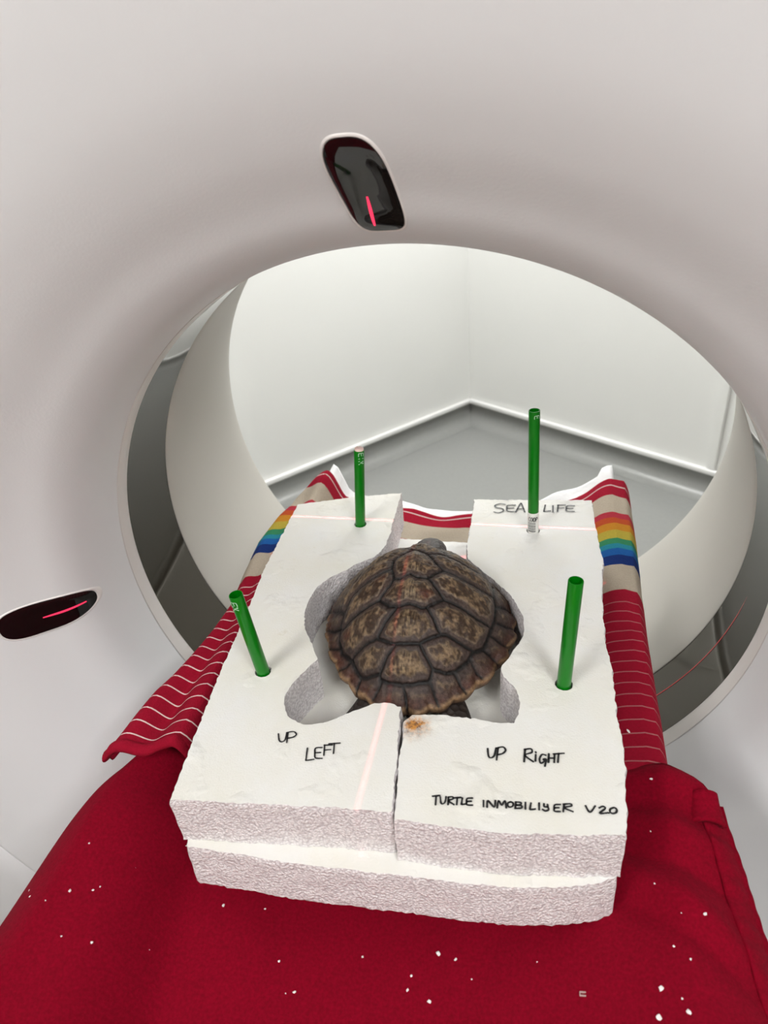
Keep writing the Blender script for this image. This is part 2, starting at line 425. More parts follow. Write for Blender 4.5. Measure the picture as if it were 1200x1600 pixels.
# glowing strips standing in for red laser light on the tinted ring
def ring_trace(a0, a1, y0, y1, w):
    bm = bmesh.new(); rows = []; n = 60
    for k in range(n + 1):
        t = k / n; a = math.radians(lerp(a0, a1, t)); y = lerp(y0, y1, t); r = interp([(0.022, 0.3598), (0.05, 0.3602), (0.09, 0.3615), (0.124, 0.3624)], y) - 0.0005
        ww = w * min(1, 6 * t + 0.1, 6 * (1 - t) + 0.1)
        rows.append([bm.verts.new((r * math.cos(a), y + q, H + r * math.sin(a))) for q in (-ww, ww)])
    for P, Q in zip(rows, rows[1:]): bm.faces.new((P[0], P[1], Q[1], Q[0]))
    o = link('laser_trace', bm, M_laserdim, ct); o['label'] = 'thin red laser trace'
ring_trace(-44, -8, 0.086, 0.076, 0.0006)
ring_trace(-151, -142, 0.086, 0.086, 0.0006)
# the positioning lasers themselves: thin sheets of red light from the top of the bore
area('laser_source', (-0.005, 0.088, H + 0.285), (-0.005, 0.088, 0), 0.42, 0.0016, 0.010, (1.0, 0.10, 0.12), math.radians(1.0))
area('laser_source', (0.002, -0.11, H + 0.345), (0.002, -0.11, 0), 0.0016, 0.40, 0.0035, (1.0, 0.10, 0.12), math.radians(1.0))

# ------------------------------------------------------------------ patient table under the cloths
def cradle(x): return -0.121 + 0.060 * min(1.45, (x / 0.22) ** 2)
tb = tag(empty('patient_table', (0, -0.4, 0)), 'long white patient table running into the scanner under the red cloths', 'table')
bm = bmesh.new()
def fcr(u, v):
    x = lerp(-0.222, 0.222, u); return Vector((x, lerp(-1.6, 0.30, v), H + cradle(x) - 0.010))
grid(bm, 24, 30, fcr)
o = link('cradle', bm, M_table, tb); md = o.modifiers.new('thick', 'SOLIDIFY'); md.thickness = 0.02; md.offset = -1
bm = bmesh.new(); box(bm, (0, -1.05, H - 0.24), (0.36, 1.2, 0.16)); bmesh.ops.bevel(bm, geom=list(bm.edges), offset=0.02, segments=3, affect='EDGES')
link('support_beam', bm, M_table, tb, sharp=40)
bm = bmesh.new(); box(bm, (0, -1.05, 0.34), (0.42, 0.9, 0.68)); bmesh.ops.bevel(bm, geom=list(bm.edges), offset=0.03, segments=3, affect='EDGES')
link('pedestal', bm, M_table, tb, sharp=40)

def solid(o, th, sub=1):
    md = o.modifiers.new('thick', 'SOLIDIFY'); md.thickness = th; md.offset = 0
    if sub: s = o.modifiers.new('round', 'SUBSURF'); s.levels = sub; s.render_levels = sub

def bed(x, y):
    """height of what the towel lies on: the cradle with a raised left edge"""
    z = cradle(min(abs(x), 0.225))
    if x < 0: z = lerp(z, -0.037, sstep(-0.172, -0.196, x))
    return z
# white pad sticking out past the towel
def pad_f(u, v):
    x = lerp(-0.198, 0.232, u); y = lerp(0.12, 0.346 + 0.012 * n3(x * 14, 3) + (0.018 if u > 0.96 else 0) - 0.016 * sstep(0.3, 0.0, u) + 0.012 * abs(2 * u - 1), v)
    lift = 0.012 * sstep(0.30, 0.37, y) * (0.2 + max(0, 2 * u - 1)) + 0.004 * n3(x * 30, y * 20) * sstep(0.2, 0.33, y)
    return Vector((x, y, H + bed(x, y) - 0.001 + lift))
bm = bmesh.new(); grid(bm, 60, 60, pad_f)
pad = link('white_pad', bm, M_pad); solid(pad, 0.002, 0)
tag(pad, 'thin crumpled white pad sticking out behind the far end of the striped towel', 'pad')

# ------------------------------------------------------------------ blanket
def blanket_z(x, y):
    ax = abs(x); rim = 0.234
    z = cradle(min(ax, rim)) + 0.004
    if x < -rim:
        d = ax - rim; z -= 14.0 * d ** 2 + 0.03 * d
    elif x > rim:
        d = ax - rim; z -= 9.0 * d ** 2 + 0.05 * d
    # folds
    z += 0.006 * n3(x * 9 + 3, y * 6, 1.0) + 0.0025 * n3(x * 26, y * 18, 4.0)
    # valley running from the foam corner to the lower left
    vx = -0.150 - 0.18 * (y + 0.33)
    z += 0.014 * math.exp(-((x - vx + 0.055) / 0.036) ** 2) * sstep(-0.23, -0.30, y) - 0.012 * math.exp(-((x - vx) / 0.022) ** 2) * sstep(-0.24, -0.31, y)
    # creases beside the right end of the foam
    for (yy, k, amp) in ((-0.222, 0.30, 0.006), (-0.245, 0.5, -0.006), (-0.268, 0.7, 0.006), (-0.290, 0.75, -0.004)):
        dd = (y - yy - k * (-(x - 0.2)) * 0.9) / 0.010
        z += amp * math.exp(-dd * dd) * sstep(0.165, 0.20, x) * sstep(0.30, 0.25, x)
    # raised hump where it meets the end of the towel
    z += 0.012 * math.exp(-((y + 0.190) / 0.014) ** 2) * sstep(0.17, 0.21, x)
    # it sinks under the towel
    z -= (0.014 + 0.012 * sstep(-0.13, -0.17, x)) * sstep(-0.214, -0.194, y) * sstep(0.20, 0.17, x)
    return z + H
LE = [(-0.80, -0.40), (-0.45, -0.328), (-0.37, -0.302), (-0.33, -0.288), (-0.29, -0.258), (-0.25, -0.238), (-0.215, -0.228), (-0.15, -0.222), (-0.10, -0.22)]
RE = [(-0.80, 0.40), (-0.45, 0.322), (-0.34, 0.298), (-0.29, 0.291), (-0.25, 0.286), (-0.215, 0.281), (-0.198, 0.276), (-0.187, 0.262), (-0.178, 0.240), (-0.12, 0.236), (-0.10, 0.234)]
def bl_f(u, v):
    y = lerp(-0.80, -0.168 - 0.010 * u, v)
    x = lerp(interp(LE, y), interp(RE, y), u)
    return Vector((x, y, blanket_z(x, y)))
bm = bmesh.new(); V = grid(bm, 150, 170, bl_f)
# hanging side at the left
prev = [V[0][j] for j in range(171)]
for k in range(1, 7):
    cur = []
    for j in range(171):
        p = V[0][j].co
        cur.append(bm.verts.new((p.x - 0.004 * k + 0.006 * math.sin(p.y * 30) * k / 6, p.y, p.z - 0.04 * k)))
    for j in range(170): bm.faces.new((cur[j], prev[j], prev[j + 1], cur[j + 1]))
    prev = cur
blanket = link('red_blanket', bm, M_blanket); solid(blanket, 0.005, 0)
tag(blanket, 'plain dark red fleece blanket draped over the near end of the table', 'blanket')
# stitched hem at its right side and the turned-up corner are parts of it
def hem_f(u, v):
    y = lerp(-0.70, -0.200, v); x0 = interp(RE, y)
    w = lerp(-0.020, 0.004, u); x = x0 + w
    return Vector((x, y, blanket_z(min(x, x0), y) + 0.0035 + 0.0028 * math.sin(PI * min(1, u * 1.15)) + 0.0007 * math.sin(y * 420)))
bm = bmesh.new(); grid(bm, 8, 240, hem_f)
h = link('hem', bm, M_blanket, blanket); solid(h, 0.003, 0)
def cor_f(u, v):
    a = PI * (0.95 * u + 0.02)
    c = Vector((0.2650, -0.222 + 0.024 * v, 0)); c.z = blanket_z(0.262, c.y) + 0.003
    r = 0.0075 - 0.002 * v
    return c + Vector((0.0125 * math.cos(a) * (1 - 0.35 * v), 0.0, r * math.sin(a)))
bm = bmesh.new(); grid(bm, 16, 10, cor_f)
h = link('turned_corner', bm, M_blanket, blanket); solid(h, 0.004, 0)

# ------------------------------------------------------------------ striped towel
TL = [(-0.30, -0.276), (-0.240, -0.272), (-0.209, -0.267), (-0.159, -0.259), (-0.11, -0.246), (-0.058, -0.239), (0.001, -0.236), (0.08, -0.245), (0.14, -0.252), (0.19, -0.246), (0.238, -0.234), (0.27, -0.220), (0.33, -0.200)]
TR = [(-0.25, 0.2335), (-0.10, 0.2350), (0.0, 0.2355), (0.10, 0.2380), (0.20, 0.2420), (0.30, 0.2440), (0.34, 0.2440)]
def towel_f(u, v):
    yn = lerp(-0.228, -0.178, u) ; yf = 0.322 + 0.008 * abs(2 * u - 1) ** 1.5
    if u < 0.3: yf -= 0.036 * (0.3 - u) / 0.3
    y = lerp(yn, yf, v)
    L, R = interp(TL, y), interp(TR, y)
    x = lerp(L, R, u)
    near = sstep(0.0, -0.22, y)
    z = bed(x, y) + 0.006
    # left side: over the edge of the bed and down, with a soft valley and ridge
    d = x - L
    if x < -0.19:
        t = min(1.0, max(0.0, d / max(0.004, -0.195 - L)))
        far = sstep(0.22, 0.28, y)
        z = lerp(lerp(-0.050, -0.034, far), z, t ** 0.9)
        z += (-0.010 * math.exp(-((t - 0.58) / 0.18) ** 2) + 0.005 * math.exp(-((t - 0.24) / 0.14) ** 2)) * (0.3 + near) * (1 - far) * lerp(1.0, 0.55, sstep(-0.19, -0.23, y))
        z -= 0.006 * sstep(0.010, 0.0, d)
    z += 0.005 * math.exp(-((y - 0.262) / 0.035) ** 2) * math.exp(-((x + 0.185) / 0.026) ** 2)
    # right side: rolls over the rim of the table
    e = R - x
    if e < 0.06:
        z += 0.008 * math.exp(-((e - 0.030) / 0.018) ** 2)
    z += 0.0022 * n3(x * 30, y * 24, 2.0)
    if v > 0.9: z += 0.004 * math.sin(x * 60) * (v - 0.9) / 0.1
    return Vector((x, y, H + z))
bm = bmesh.new(); NU, NV = 150, 190
V = grid(bm, NU, NV, towel_f)
# right edge rolls down
prev = V[NU]
for k in range(1, 9):
    a = k / 8 * PI * 0.55; cur = []
    for j in range(NV + 1):
        p = V[NU][j].co
        cur.append(bm.verts.new((p.x + 0.012 * math.sin(a) - 0.003 * (k == 8), p.y, p.z - 0.004 * k - 0.020 * (1 - math.cos(a)))))
    for j in range(NV): bm.faces.new((prev[j], cur[j], cur[j + 1], prev[j + 1]))
    prev = cur
# left edge turns under
prev = V[0]
for k in range(1, 4):
    cur = [bm.verts.new((V[0][j].co.x - 0.002 + 0.002 * k, V[0][j].co.y, V[0][j].co.z - 0.0022 * k)) for j in range(NV + 1)]
    for j in range(NV): bm.faces.new((cur[j], prev[j], prev[j + 1], cur[j + 1]))
    prev = cur
uvl = bm.loops.layers.uv.new('UVMap')
for f in bm.faces:
    for l in f.loops:
        c = l.vert.co; l[uvl].uv = (c.x, c.y + 0.028 * sstep(-0.11, -0.20, c.x))
towel = link('striped_towel', bm, M_towel); solid(towel, 0.005, 0)
tag(towel, 'red towel with thin white stripes and rainbow bands lying under the white foam', 'towel')
# rolled hem at the near end
def hemt_f(u, v):
    p = towel_f(u * 0.52, 0.0)
    a = 2 * PI * v
    return p + Vector((0, -0.003 + 0.0062 * math.cos(a), 0.0012 + 0.0058 * math.sin(a) + 0.0006 * n3(p.x * 120, a)))
bm = bmesh.new(); V = grid(bm, 90, 12, hemt_f)
uvl = bm.loops.layers.uv.new('UVMap')
for f in bm.faces:
    for l in f.loops: l[uvl].uv = (l.vert.co.x, -0.257)
bmesh.ops.remove_doubles(bm, verts=bm.verts, dist=1e-5)
link('hem', bm, M_towel, towel)

# ------------------------------------------------------------------ foam blocks
def resample(pts, step, jit):
    out = []
    for i in range(len(pts)):
        a = pts[i]; b = pts[(i + 1) % len(pts)]
        L = (b - a).length; n = max(1, int(L / step)); d = (b - a) / max(L, 1e-9); nn = Vector((-d.y, d.x, 0))
        for k in range(n):
            p = a.lerp(b, k / n)
            j = jit * (n3(p.x * 260, p.y * 260, 9) + 0.7 * n3(p.x * 70, p.y * 70, 5))
            out.append(p + nn * j)
    return out
def foam(name, pts, z0, z1, holes, skin, parent=None, jit=0.0014, under=0.0, step=0.0028):
    """extruded foam slab with ragged cut sides; pts = outline on its top plane (counter-clockwise or not)"""
    bm = bmesh.new()
    pts = [Vector((p.x, p.y, 0)) for p in pts]
    ar = sum(a.x * b.y - b.x * a.y for a, b in zip(pts, pts[1:] + pts[:1]))
    if ar < 0: pts = pts[::-1]
    O = resample(pts, step, jit)
    n = len(O); rows = 14; loops = []
    for r in range(rows + 1):
        t = r / rows; z = lerp(z1, z0, t); lp = []
        for k, p in enumerate(O):
            a = O[k - 1]; b = O[(k + 1) % n]; d = (b - a).normalized(); nn = Vector((d.y, -d.x, 0))
            q = 0.0
            if 0 < r < rows: q = 0.0001 * n3(p.x * 420, p.y * 420, z * 420) + 0.0010 * n3(p.x * 60, p.y * 60, z * 60)
            if r == 0: q = -0.0006
            zz = z + (0.0006 * n3(p.x * 300, p.y * 300, 3) if r == rows else 0)
            lp.append(bm.verts.new((p.x + nn.x * (q + under * t), p.y + nn.y * (q + under * t), H + zz)))
        loops.append(lp)
    for P, Q in zip(loops, loops[1:]):
        for k in range(n):
            f = bm.faces.new((P[k], Q[k], Q[(k + 1) % n], P[(k + 1) % n])); f.material_index = 1
    top_edges = [bm.edges.get((loops[0][k], loops[0][(k + 1) % n])) for k in range(n)]
    for c, rad in holes:
        m = 26; hp = []
        for r in range(2):
            hp.append([bm.verts.new((c.x + rad * math.cos(2 * PI * k / m) * (1 + 0.10 * n3(k * 0.7, c.x * 99)), c.y + rad * math.sin(2 * PI * k / m) * (1 + 0.10 * n3(k * 0.7, c.y * 77)), H + (z1 if r == 0 else z0 + 0.006))) for k in range(m)])
        for k in range(m):
            f = bm.faces.new((hp[0][k], hp[0][(k + 1) % m], hp[1][(k + 1) % m], hp[1][k])); f.material_index = 1
        f = bm.faces.new(hp[1]); f.material_index = 1
        top_edges += [bm.edges.get((hp[0][k], hp[0][(k + 1) % m])) for k in range(m)]
    r = bmesh.ops.triangle_fill(bm, use_beauty=True, use_dissolve=False, edges=top_edges, normal=(0, 0, 1))
    for g in r['geom']:
        if isinstance(g, bmesh.types.BMFace): g.material_index = 0
    be = [bm.edges.get((loops[-1][k], loops[-1][(k + 1) % n])) for k in range(n)]
    r = bmesh.ops.triangle_fill(bm, use_beauty=True, use_dissolve=False, edges=be, normal=(0, 0, -1))
    bmesh.ops.recalc_face_normals(bm, faces=bm.faces)
    return link(name, bm, [skin, M_cut], parent, sharp=40)
ZT, ZB, ZL = 0.022, -0.0262, -0.0725
def UP_(l, z=ZT): return [U(x, y, z) for x, y in l]
lower_pts = [U(*q, ZB) for q in ((290, 1322), (355, 1333), (450, 1349), (545, 1360), (640, 1370), (720, 1381), (800, 1388), (867, 1388), (933, 1380), (965, 1371))] + [U(948, 1150, ZB), U(925, 960, ZB), Vector((0.172, 0.118, 0)), Vector((-0.165, 0.124, 0)), U(405, 1000, ZB), U(330, 1180, ZB)]
low = foam('foam_slab', lower_pts, ZL, ZB - 0.0002, [], foam_skin('styrofoam_skin_base'), under=0.001)
tag(low, 'flat white styrofoam slab at the bottom carrying the two lettered blocks', 'foam block')
hl = [(563, 819), (411, 1049)]; hr = [(833, 829), (881, 1069)]
left_px = [(265, 1250), (440, 1259), (613, 1269), (620, 1190), (627, 1104), (612, 1098), (600, 1097), (585, 1098), (570, 1104), (540, 1115), (510, 1127), (482, 1132), (466, 1128),
           (449, 1118), (445, 1100), (447, 1083), (460, 1066), (478, 1048), (497, 1030), (492, 1014), (483, 994), (476, 976), (477, 955), (484, 937), (495, 919), (514, 903),
           (540, 892), (556, 882), (587, 870), (604, 851), (611, 832), (615, 812), (622, 790), (628, 770), (555, 776), (465, 788), (440, 835), (415, 883), (391, 940), (371, 988), (345, 1045), (320, 1108), (292, 1178)]
right_px = [(615, 1281), (700, 1293), (790, 1303), (880, 1306), (981, 1306), (978, 1250), (979, 1200), (972, 1150), (964, 1110), (958, 1048), (947, 1004), (941, 930), (943, 876), (931, 822), (925, 781), (830, 781),
            (741, 780), (735, 820), (729, 850), (731, 874), (746, 887), (769, 905), (793, 926), (807, 943), (818, 967), (818, 990), (812, 1003), (797, 1023), (781, 1043), (786, 1058), (804, 1075), (811, 1097), (809, 1116), (803, 1130), (776, 1128), (741, 1122), (699, 1117), (664, 1115), (642, 1116), (631, 1128), (622, 1200)]
skin_l = foam_skin('styrofoam_skin'); skin_r = foam_skin('styrofoam_skin_stained', stain=tuple(U(647, 1133, ZT)))
fl = foam('foam_block', UP_(left_px), ZB + 0.0002, ZT, [(U(*q, ZT), 0.0075) for q in hl], skin_l)
tag(fl, 'white styrofoam block on the left lettered UP LEFT beside the brown turtle', 'foam block')
frr = foam('foam_block', UP_(right_px), ZB + 0.0002, ZT, [(U(*q, ZT), 0.0075) for q in hr], skin_r)
tag(frr, 'white styrofoam block on the right lettered UP RIGHT with a rusty stained corner', 'foam block')

# handwriting: single-stroke letters in a unit box (x right, y down)
F = {'S': [[(1, .08), (.55, 0), (.1, .18), (.2, .42), (.75, .55), (.85, .8), (.45, 1), (0, .92)]],
     'E': [[(1, 0), (.1, .06), (0, .55), (.08, .95), (1, 1)], [(.05, .48), (.8, .45)]],
     'A': [[(0, 1), (.5, 0), (.65, .05), (1, 1)], [(.2, .62), (.85, .6)]],
     'L': [[(.2, 0), (0, .95), (.1, 1), (1, .92)]], 'I': [[(.5, 0), (.5, 1)]],
     'F': [[(.1, 0), (0, 1)], [(.05, .02), (1, 0)], [(.05, .5), (.8, .45)]],
     'U': [[(0, .05), (.1, .8), (.4, 1), (.8, .75), (1, 0)]],
     'P': [[(.15, .1), (0, 1)], [(0, .1), (.7, 0), (1, .25), (.7, .5), (.1, .62)]],
     'T': [[(.5, .02), (.42, 1)], [(0, .08), (1, 0)]],
     'R': [[(.1, .05), (0, 1)], [(.05, .05), (.75, 0), (.85, .28), (.1, .5), (1, 1)]],
     'i': [[(.5, .3), (.45, 1)], [(.5, 0), (.55, .06)]],
     'G': [[(.95, .1), (.4, .05), (0, .4), (.2, .75), (.75, .6), (.6, .45), (1, .45), (.85, 1)]],
     'H': [[(.05, 0), (0, 1)], [(.95, 0), (.9, 1)], [(0, .5), (.95, .5)]],
     'N': [[(0, 1), (.1, 0), (.85, 1), (1, 0)]], 'M': [[(0, 1), (.15, 0), (.5, .65), (.85, 0), (1, 1)]],
     'O': [[(.5, 0), (.1, .2), (0, .65), (.35, 1), (.85, .85), (1, .35), (.7, .02), (.45, .02)]],
     'B': [[(.1, 0), (0, 1)], [(.1, 0), (.8, .1), (.75, .4), (.1, .5), (.9, .6), (.85, .95), (0, 1)]],
     'V': [[(0, 0), (.45, 1), (1, .05)]], '2': [[(.05, .2), (.5, 0), (.9, .25), (.1, .95), (1, .95)]],
     '.': [[(.2, .5), (.7, .6)]], 's': [[(.2, 0), (.25, .4), (.8, .45), (.9, .85), (.4, 1), (0, .8)], [(.75, .1), (.8, .4)]],
     'C': [[(1, .12), (.5, 0), (0, .5), (.5, 1), (1, .88)]]}
def ribbon(bm, P, w, nrm):
    """flat rounded stroke through points P lying on a surface with normal nrm(p)"""
    if len(P) > 2: P = [Vector(p) for p in catmull([tuple(p) for p in P], 5)]
    L = []
    for i, p in enumerate(P):
        d = (P[min(i + 1, len(P) - 1)] - P[max(i - 1, 0)])
        if d.length < 1e-9: d = Vector((1, 0, 0))
        nn = nrm(p); s = d.normalized().cross(nn).normalized() * w * (0.88 + 0.25 * n3(p.x * 400, p.y * 400))
        L.append((bm.verts.new(p - s), bm.verts.new(p + s)))
    for (a, b), (c, d) in zip(L, L[1:]): bm.faces.new((a, b, d, c))
    for p, d in ((P[0], P[0] - P[1]), (P[-1], P[-1] - P[-2])):
        nn = nrm(p); d = d.normalized(); s = d.cross(nn).normalized()
        fan = [bm.verts.new(p + (s * math.cos(a) + d * math.sin(a)) * w * 0.95) for a in [PI * k / 8 for k in range(9)]]
        bm.faces.new(fan)
def write(parent, letters, w=0.00095, z=ZT + 0.0009):
    word = []; words = [word]
    for L_ in letters:
        if word and L_[1] - word[-1][2] > 10: word = []; words.append(word)
        word.append(L_)
    for word in words:
        bm = bmesh.new()
        for ch, x0, x1, y0, y1 in word:
            for st in F[ch]:
                ribbon(bm, [U(lerp(x0, x1, a), lerp(y0, y1, b), z) for a, b in st], w, lambda p: Vector((0, 0, 1)))
        for f in bm.faces:
            f.normal_update()
            if f.normal.z < 0: f.normal_flip()
        o = link('handwritten_word', bm, M_ink, parent, smooth=False)
        o['label'] = 'black marker handwriting'
write(frr, [('S', 772, 789, 787, 801), ('E', 792, 805, 789, 799), ('A', 806, 820, 787, 800), ('L', 850, 860, 789, 799), ('I', 862, 866, 790, 800), ('F', 871, 883, 789, 799), ('E', 885, 897, 790, 799)], 0.0011)
write(fl, [('U', 435, 448, 1146, 1159), ('P', 448, 463, 1143, 1160), ('L', 478, 490, 1169, 1188), ('E', 492, 503, 1168, 1185), ('F', 506, 519, 1164, 1180), ('T', 514, 531, 1161, 1177)], 0.00075)
write(frr, [('U', 762, 775, 1169, 1184), ('P', 776, 790, 1167, 1187), ('R', 819, 833, 1170, 1190), ('i', 834, 840, 1175, 1189), ('G', 843, 853, 1178, 1197), ('H', 857, 867, 1178, 1191), ('T', 865, 881, 1177, 1191)], 0.00085)
write(frr, [('T', 676, 687, 1243, 1257), ('U', 688, 697, 1245, 1256), ('R', 700, 709, 1245, 1257), ('T', 709, 720, 1246, 1257), ('L', 721, 728, 1247, 1257), ('E', 729, 738, 1247, 1258),
      ('I', 753, 758, 1251, 1260), ('N', 761, 774, 1251, 1261), ('M', 777, 791, 1251, 1262), ('O', 793, 802, 1253, 1261), ('B', 805, 816, 1253, 1263), ('I', 819, 823, 1254, 1264), ('L', 828, 836, 1255, 1265),
      ('I', 841, 844, 1255, 1265), ('s', 848, 858, 1256, 1267), ('E', 866, 875, 1257, 1268), ('R', 880, 895, 1256, 1268), ('V', 915, 930, 1259, 1269), ('2', 936, 947, 1260, 1271), ('.', 949, 952, 1269, 1271), ('O', 953, 964, 1262, 1271)], 0.0008)

# ------------------------------------------------------------------ green tubes
def tube(base_px, top_px, label, r=0.0060):
    b = U(*base_px, ZT)
    # the top lies on its own ray, at the height nearest to straight above the base
    best = None
    for k in range(30, 260):
        q = U(*top_px, ZT + k * 0.001)
        e = math.hypot(q.x - b.x, q.y - b.y)
        if best is None or e < best[0]: best = (e, q)
    top = best[1]; d = (top - b).normalized(); L = (top - b).length
    bot = b - d * 0.024
    root = tag(empty('green_tube', bot), label, 'tube', 'green tubes pinning the foam blocks')
    R = d.to_track_quat('Z', 'Y').to_matrix().to_4x4()
    M = Matrix.Translation(bot) @ R
    n = 28; ri = r * 0.86; T = L + 0.024
    def ring(rad, z): return [M @ Vector((rad * math.cos(2 * PI * k / n), rad * math.sin(2 * PI * k / n), z)) for k in range(n)]
    bm = bmesh.new(); loops = [[bm.verts.new(p) for p in ring(rr, z)] for rr, z in ((r * .96, 0), (r, 0.001), (r, T * .25), (r, T * .5), (r, T * .75), (r, T - 0.0006), (r * .96, T), (ri, T), (ri, T - 0.0006), (ri, T * 0.3), (ri, 0.002))]
    for P, Q in zip(loops, loops[1:]):
        for k in range(n): bm.faces.new((P[k], P[(k + 1) % n], Q[(k + 1) % n], Q[k]))
    bm.faces.new(loops[0][::-1]); bm.faces.new(loops[-1])
    bmesh.ops.recalc_face_normals(bm, faces=bm.faces)
    link('tube', bm, M_tube, root, sharp=40)
    # angle on the tube that faces the camera
    inv = M.inverted(); c = inv @ CP; a0 = math.atan2(c.y, c.x)
    return root, M, T, a0, r
def on_tube(M, r, a, z): return M @ Vector((r * math.cos(a), r * math.sin(a), z))
def tube_text(root, M, r, txt, a_c, z_top, size, width, m, name, vertical=True, w=0.00035):
    bm = bmesh.new(); axis = (M.to_3x3() @ Vector((0, 0, 1)))
    orig = M @ Vector((0, 0, 0))
    def nrm(p):
        v = p - orig; v = v - axis * v.dot(axis); return v.normalized()
    for i, ch in enumerate(txt):
        for st in F[ch]:
            P = []
            for a, b in st:
                if vertical:   # letters read down the tube
                    z = z_top - (i + a * 0.78) * size; ang = a_c + (0.5 - b) * width / r
                else:
                    z = z_top - b * size; ang = a_c + ((i + a * 0.75) / len(txt) - 0.5) * width / r
                P.append(on_tube(M, r + 0.0005, ang, z))
            ribbon(bm, P, w, nrm)
    bmesh.ops.recalc_face_normals(bm, faces=bm.faces)
    return link(name, bm, m, root, smooth=False)
def sleeve(root, M, r, z0, z1, m, name, n=28):
    bm = bmesh.new(); loops = [[bm.verts.new(on_tube(M, rr, 2 * PI * k / n, z)) for k in range(n)] for rr, z in ((r - .0003, z0), (r, z0 + .0002), (r, z1 - .0002), (r - .0003, z1))]
    for P, Q in zip(loops, loops[1:]):
        for k in range(n): bm.faces.new((P[k], P[(k + 1) % n], Q[(k + 1) % n], Q[k]))
    bmesh.ops.recalc_face_normals(bm, faces=bm.faces)
    return link(name, bm, m, root, sharp=40)
root, M, T, a0, r = tube((563, 819), (561, 703), 'upright green plastic tube with a pale top at the far end of the left block')
tube_text(root, M, r, 'EIM', a0 + 0.35, T - 0.0015, 0.0050, 0.0055, M_print, 'printed_letters', w=0.00042)
bm = bmesh.new(); n = 28  # added piece in the tube mouth, its pink imitating laser light there
for k in range(n):
    a = 2 * PI * k / n; h_ = 0.0022 + 0.0015 * n3(k * 1.3, 8)
    for rr in (0.0050,):
        p0, p1 = on_tube(M, rr, a, T - 0.004), on_tube(M, rr, a + 2 * PI / n, T - 0.004)
        q0, q1 = on_tube(M, rr * 1.02, a, T + h_), on_tube(M, rr * 1.02, a + 2 * PI / n, T + 0.0022 + 0.0015 * n3((k + 1) % n * 1.3, 8))
        bm.faces.new([bm.verts.new(v) for v in (p0, p1, q1, q0)])
        bm.faces.new([bm.verts.new(v) for v in (q0, q1, on_tube(M, 0, 0, T + 0.0015))])
bmesh.ops.remove_doubles(bm, verts=bm.verts, dist=1e-5); bmesh.ops.recalc_face_normals(bm, faces=bm.faces)
c = link('tip', bm, M_pink, root); c['label'] = 'laser-tinted pale plug'
root, M, T, a0, r = tube((833, 829), (835, 641), 'tallest green plastic tube with a white barcode label at the far right')
tube_text(root, M, r, 'E', a0 + 0.45, T - 0.004, 0.0042, 0.0050, M_print, 'printed_letters', w=0.0004)
lab = sleeve(root, M, r + 0.0004, 0.020, 0.024 + 0.026, M_label, 'barcode_label'); lab['label'] = 'white barcode label'
tt = tube_text(root, M, r + 0.0004, 'COOP', a0, 0.0455, 0.0052, 0.0105, M_ink, 'label_print', vertical=False, w=0.00042)
tt.parent = lab; tt.matrix_parent_inverse = lab.matrix_world.inverted()
bm = bmesh.new(); z = 0.0262
for i, wd in enumerate((9, 5, 4, 7, 3, 4, 8, 3, 5, 4, 3, 6)):
    h_ = wd * 0.00009
    for k in range(10):
        aa = [a0 - 0.95 + 1.35 * q / 10 for q in (k, k + 1)]
        bm.faces.new([bm.verts.new(on_tube(M, r + 0.0008, a, zz)) for a, zz in ((aa[0], z), (aa[1], z), (aa[1], z + h_), (aa[0], z + h_))])
    z += h_ + 0.0004 + 0.00025 * (i % 3)
link('label_print', bm, M_ink, lab, smooth=False)
root, M, T, a0, r = tube((411, 1049), (368, 929), 'leaning green plastic tube at the near end of the left block by UP LEFT')
tube_text(root, M, r, 'EM', a0 - 0.75, T - 0.004, 0.0050, 0.0055, M_print, 'printed_letters', w=0.0004)
tube((881, 1069), (900, 907), 'green plastic tube without lettering at the near right between turtle and towel')

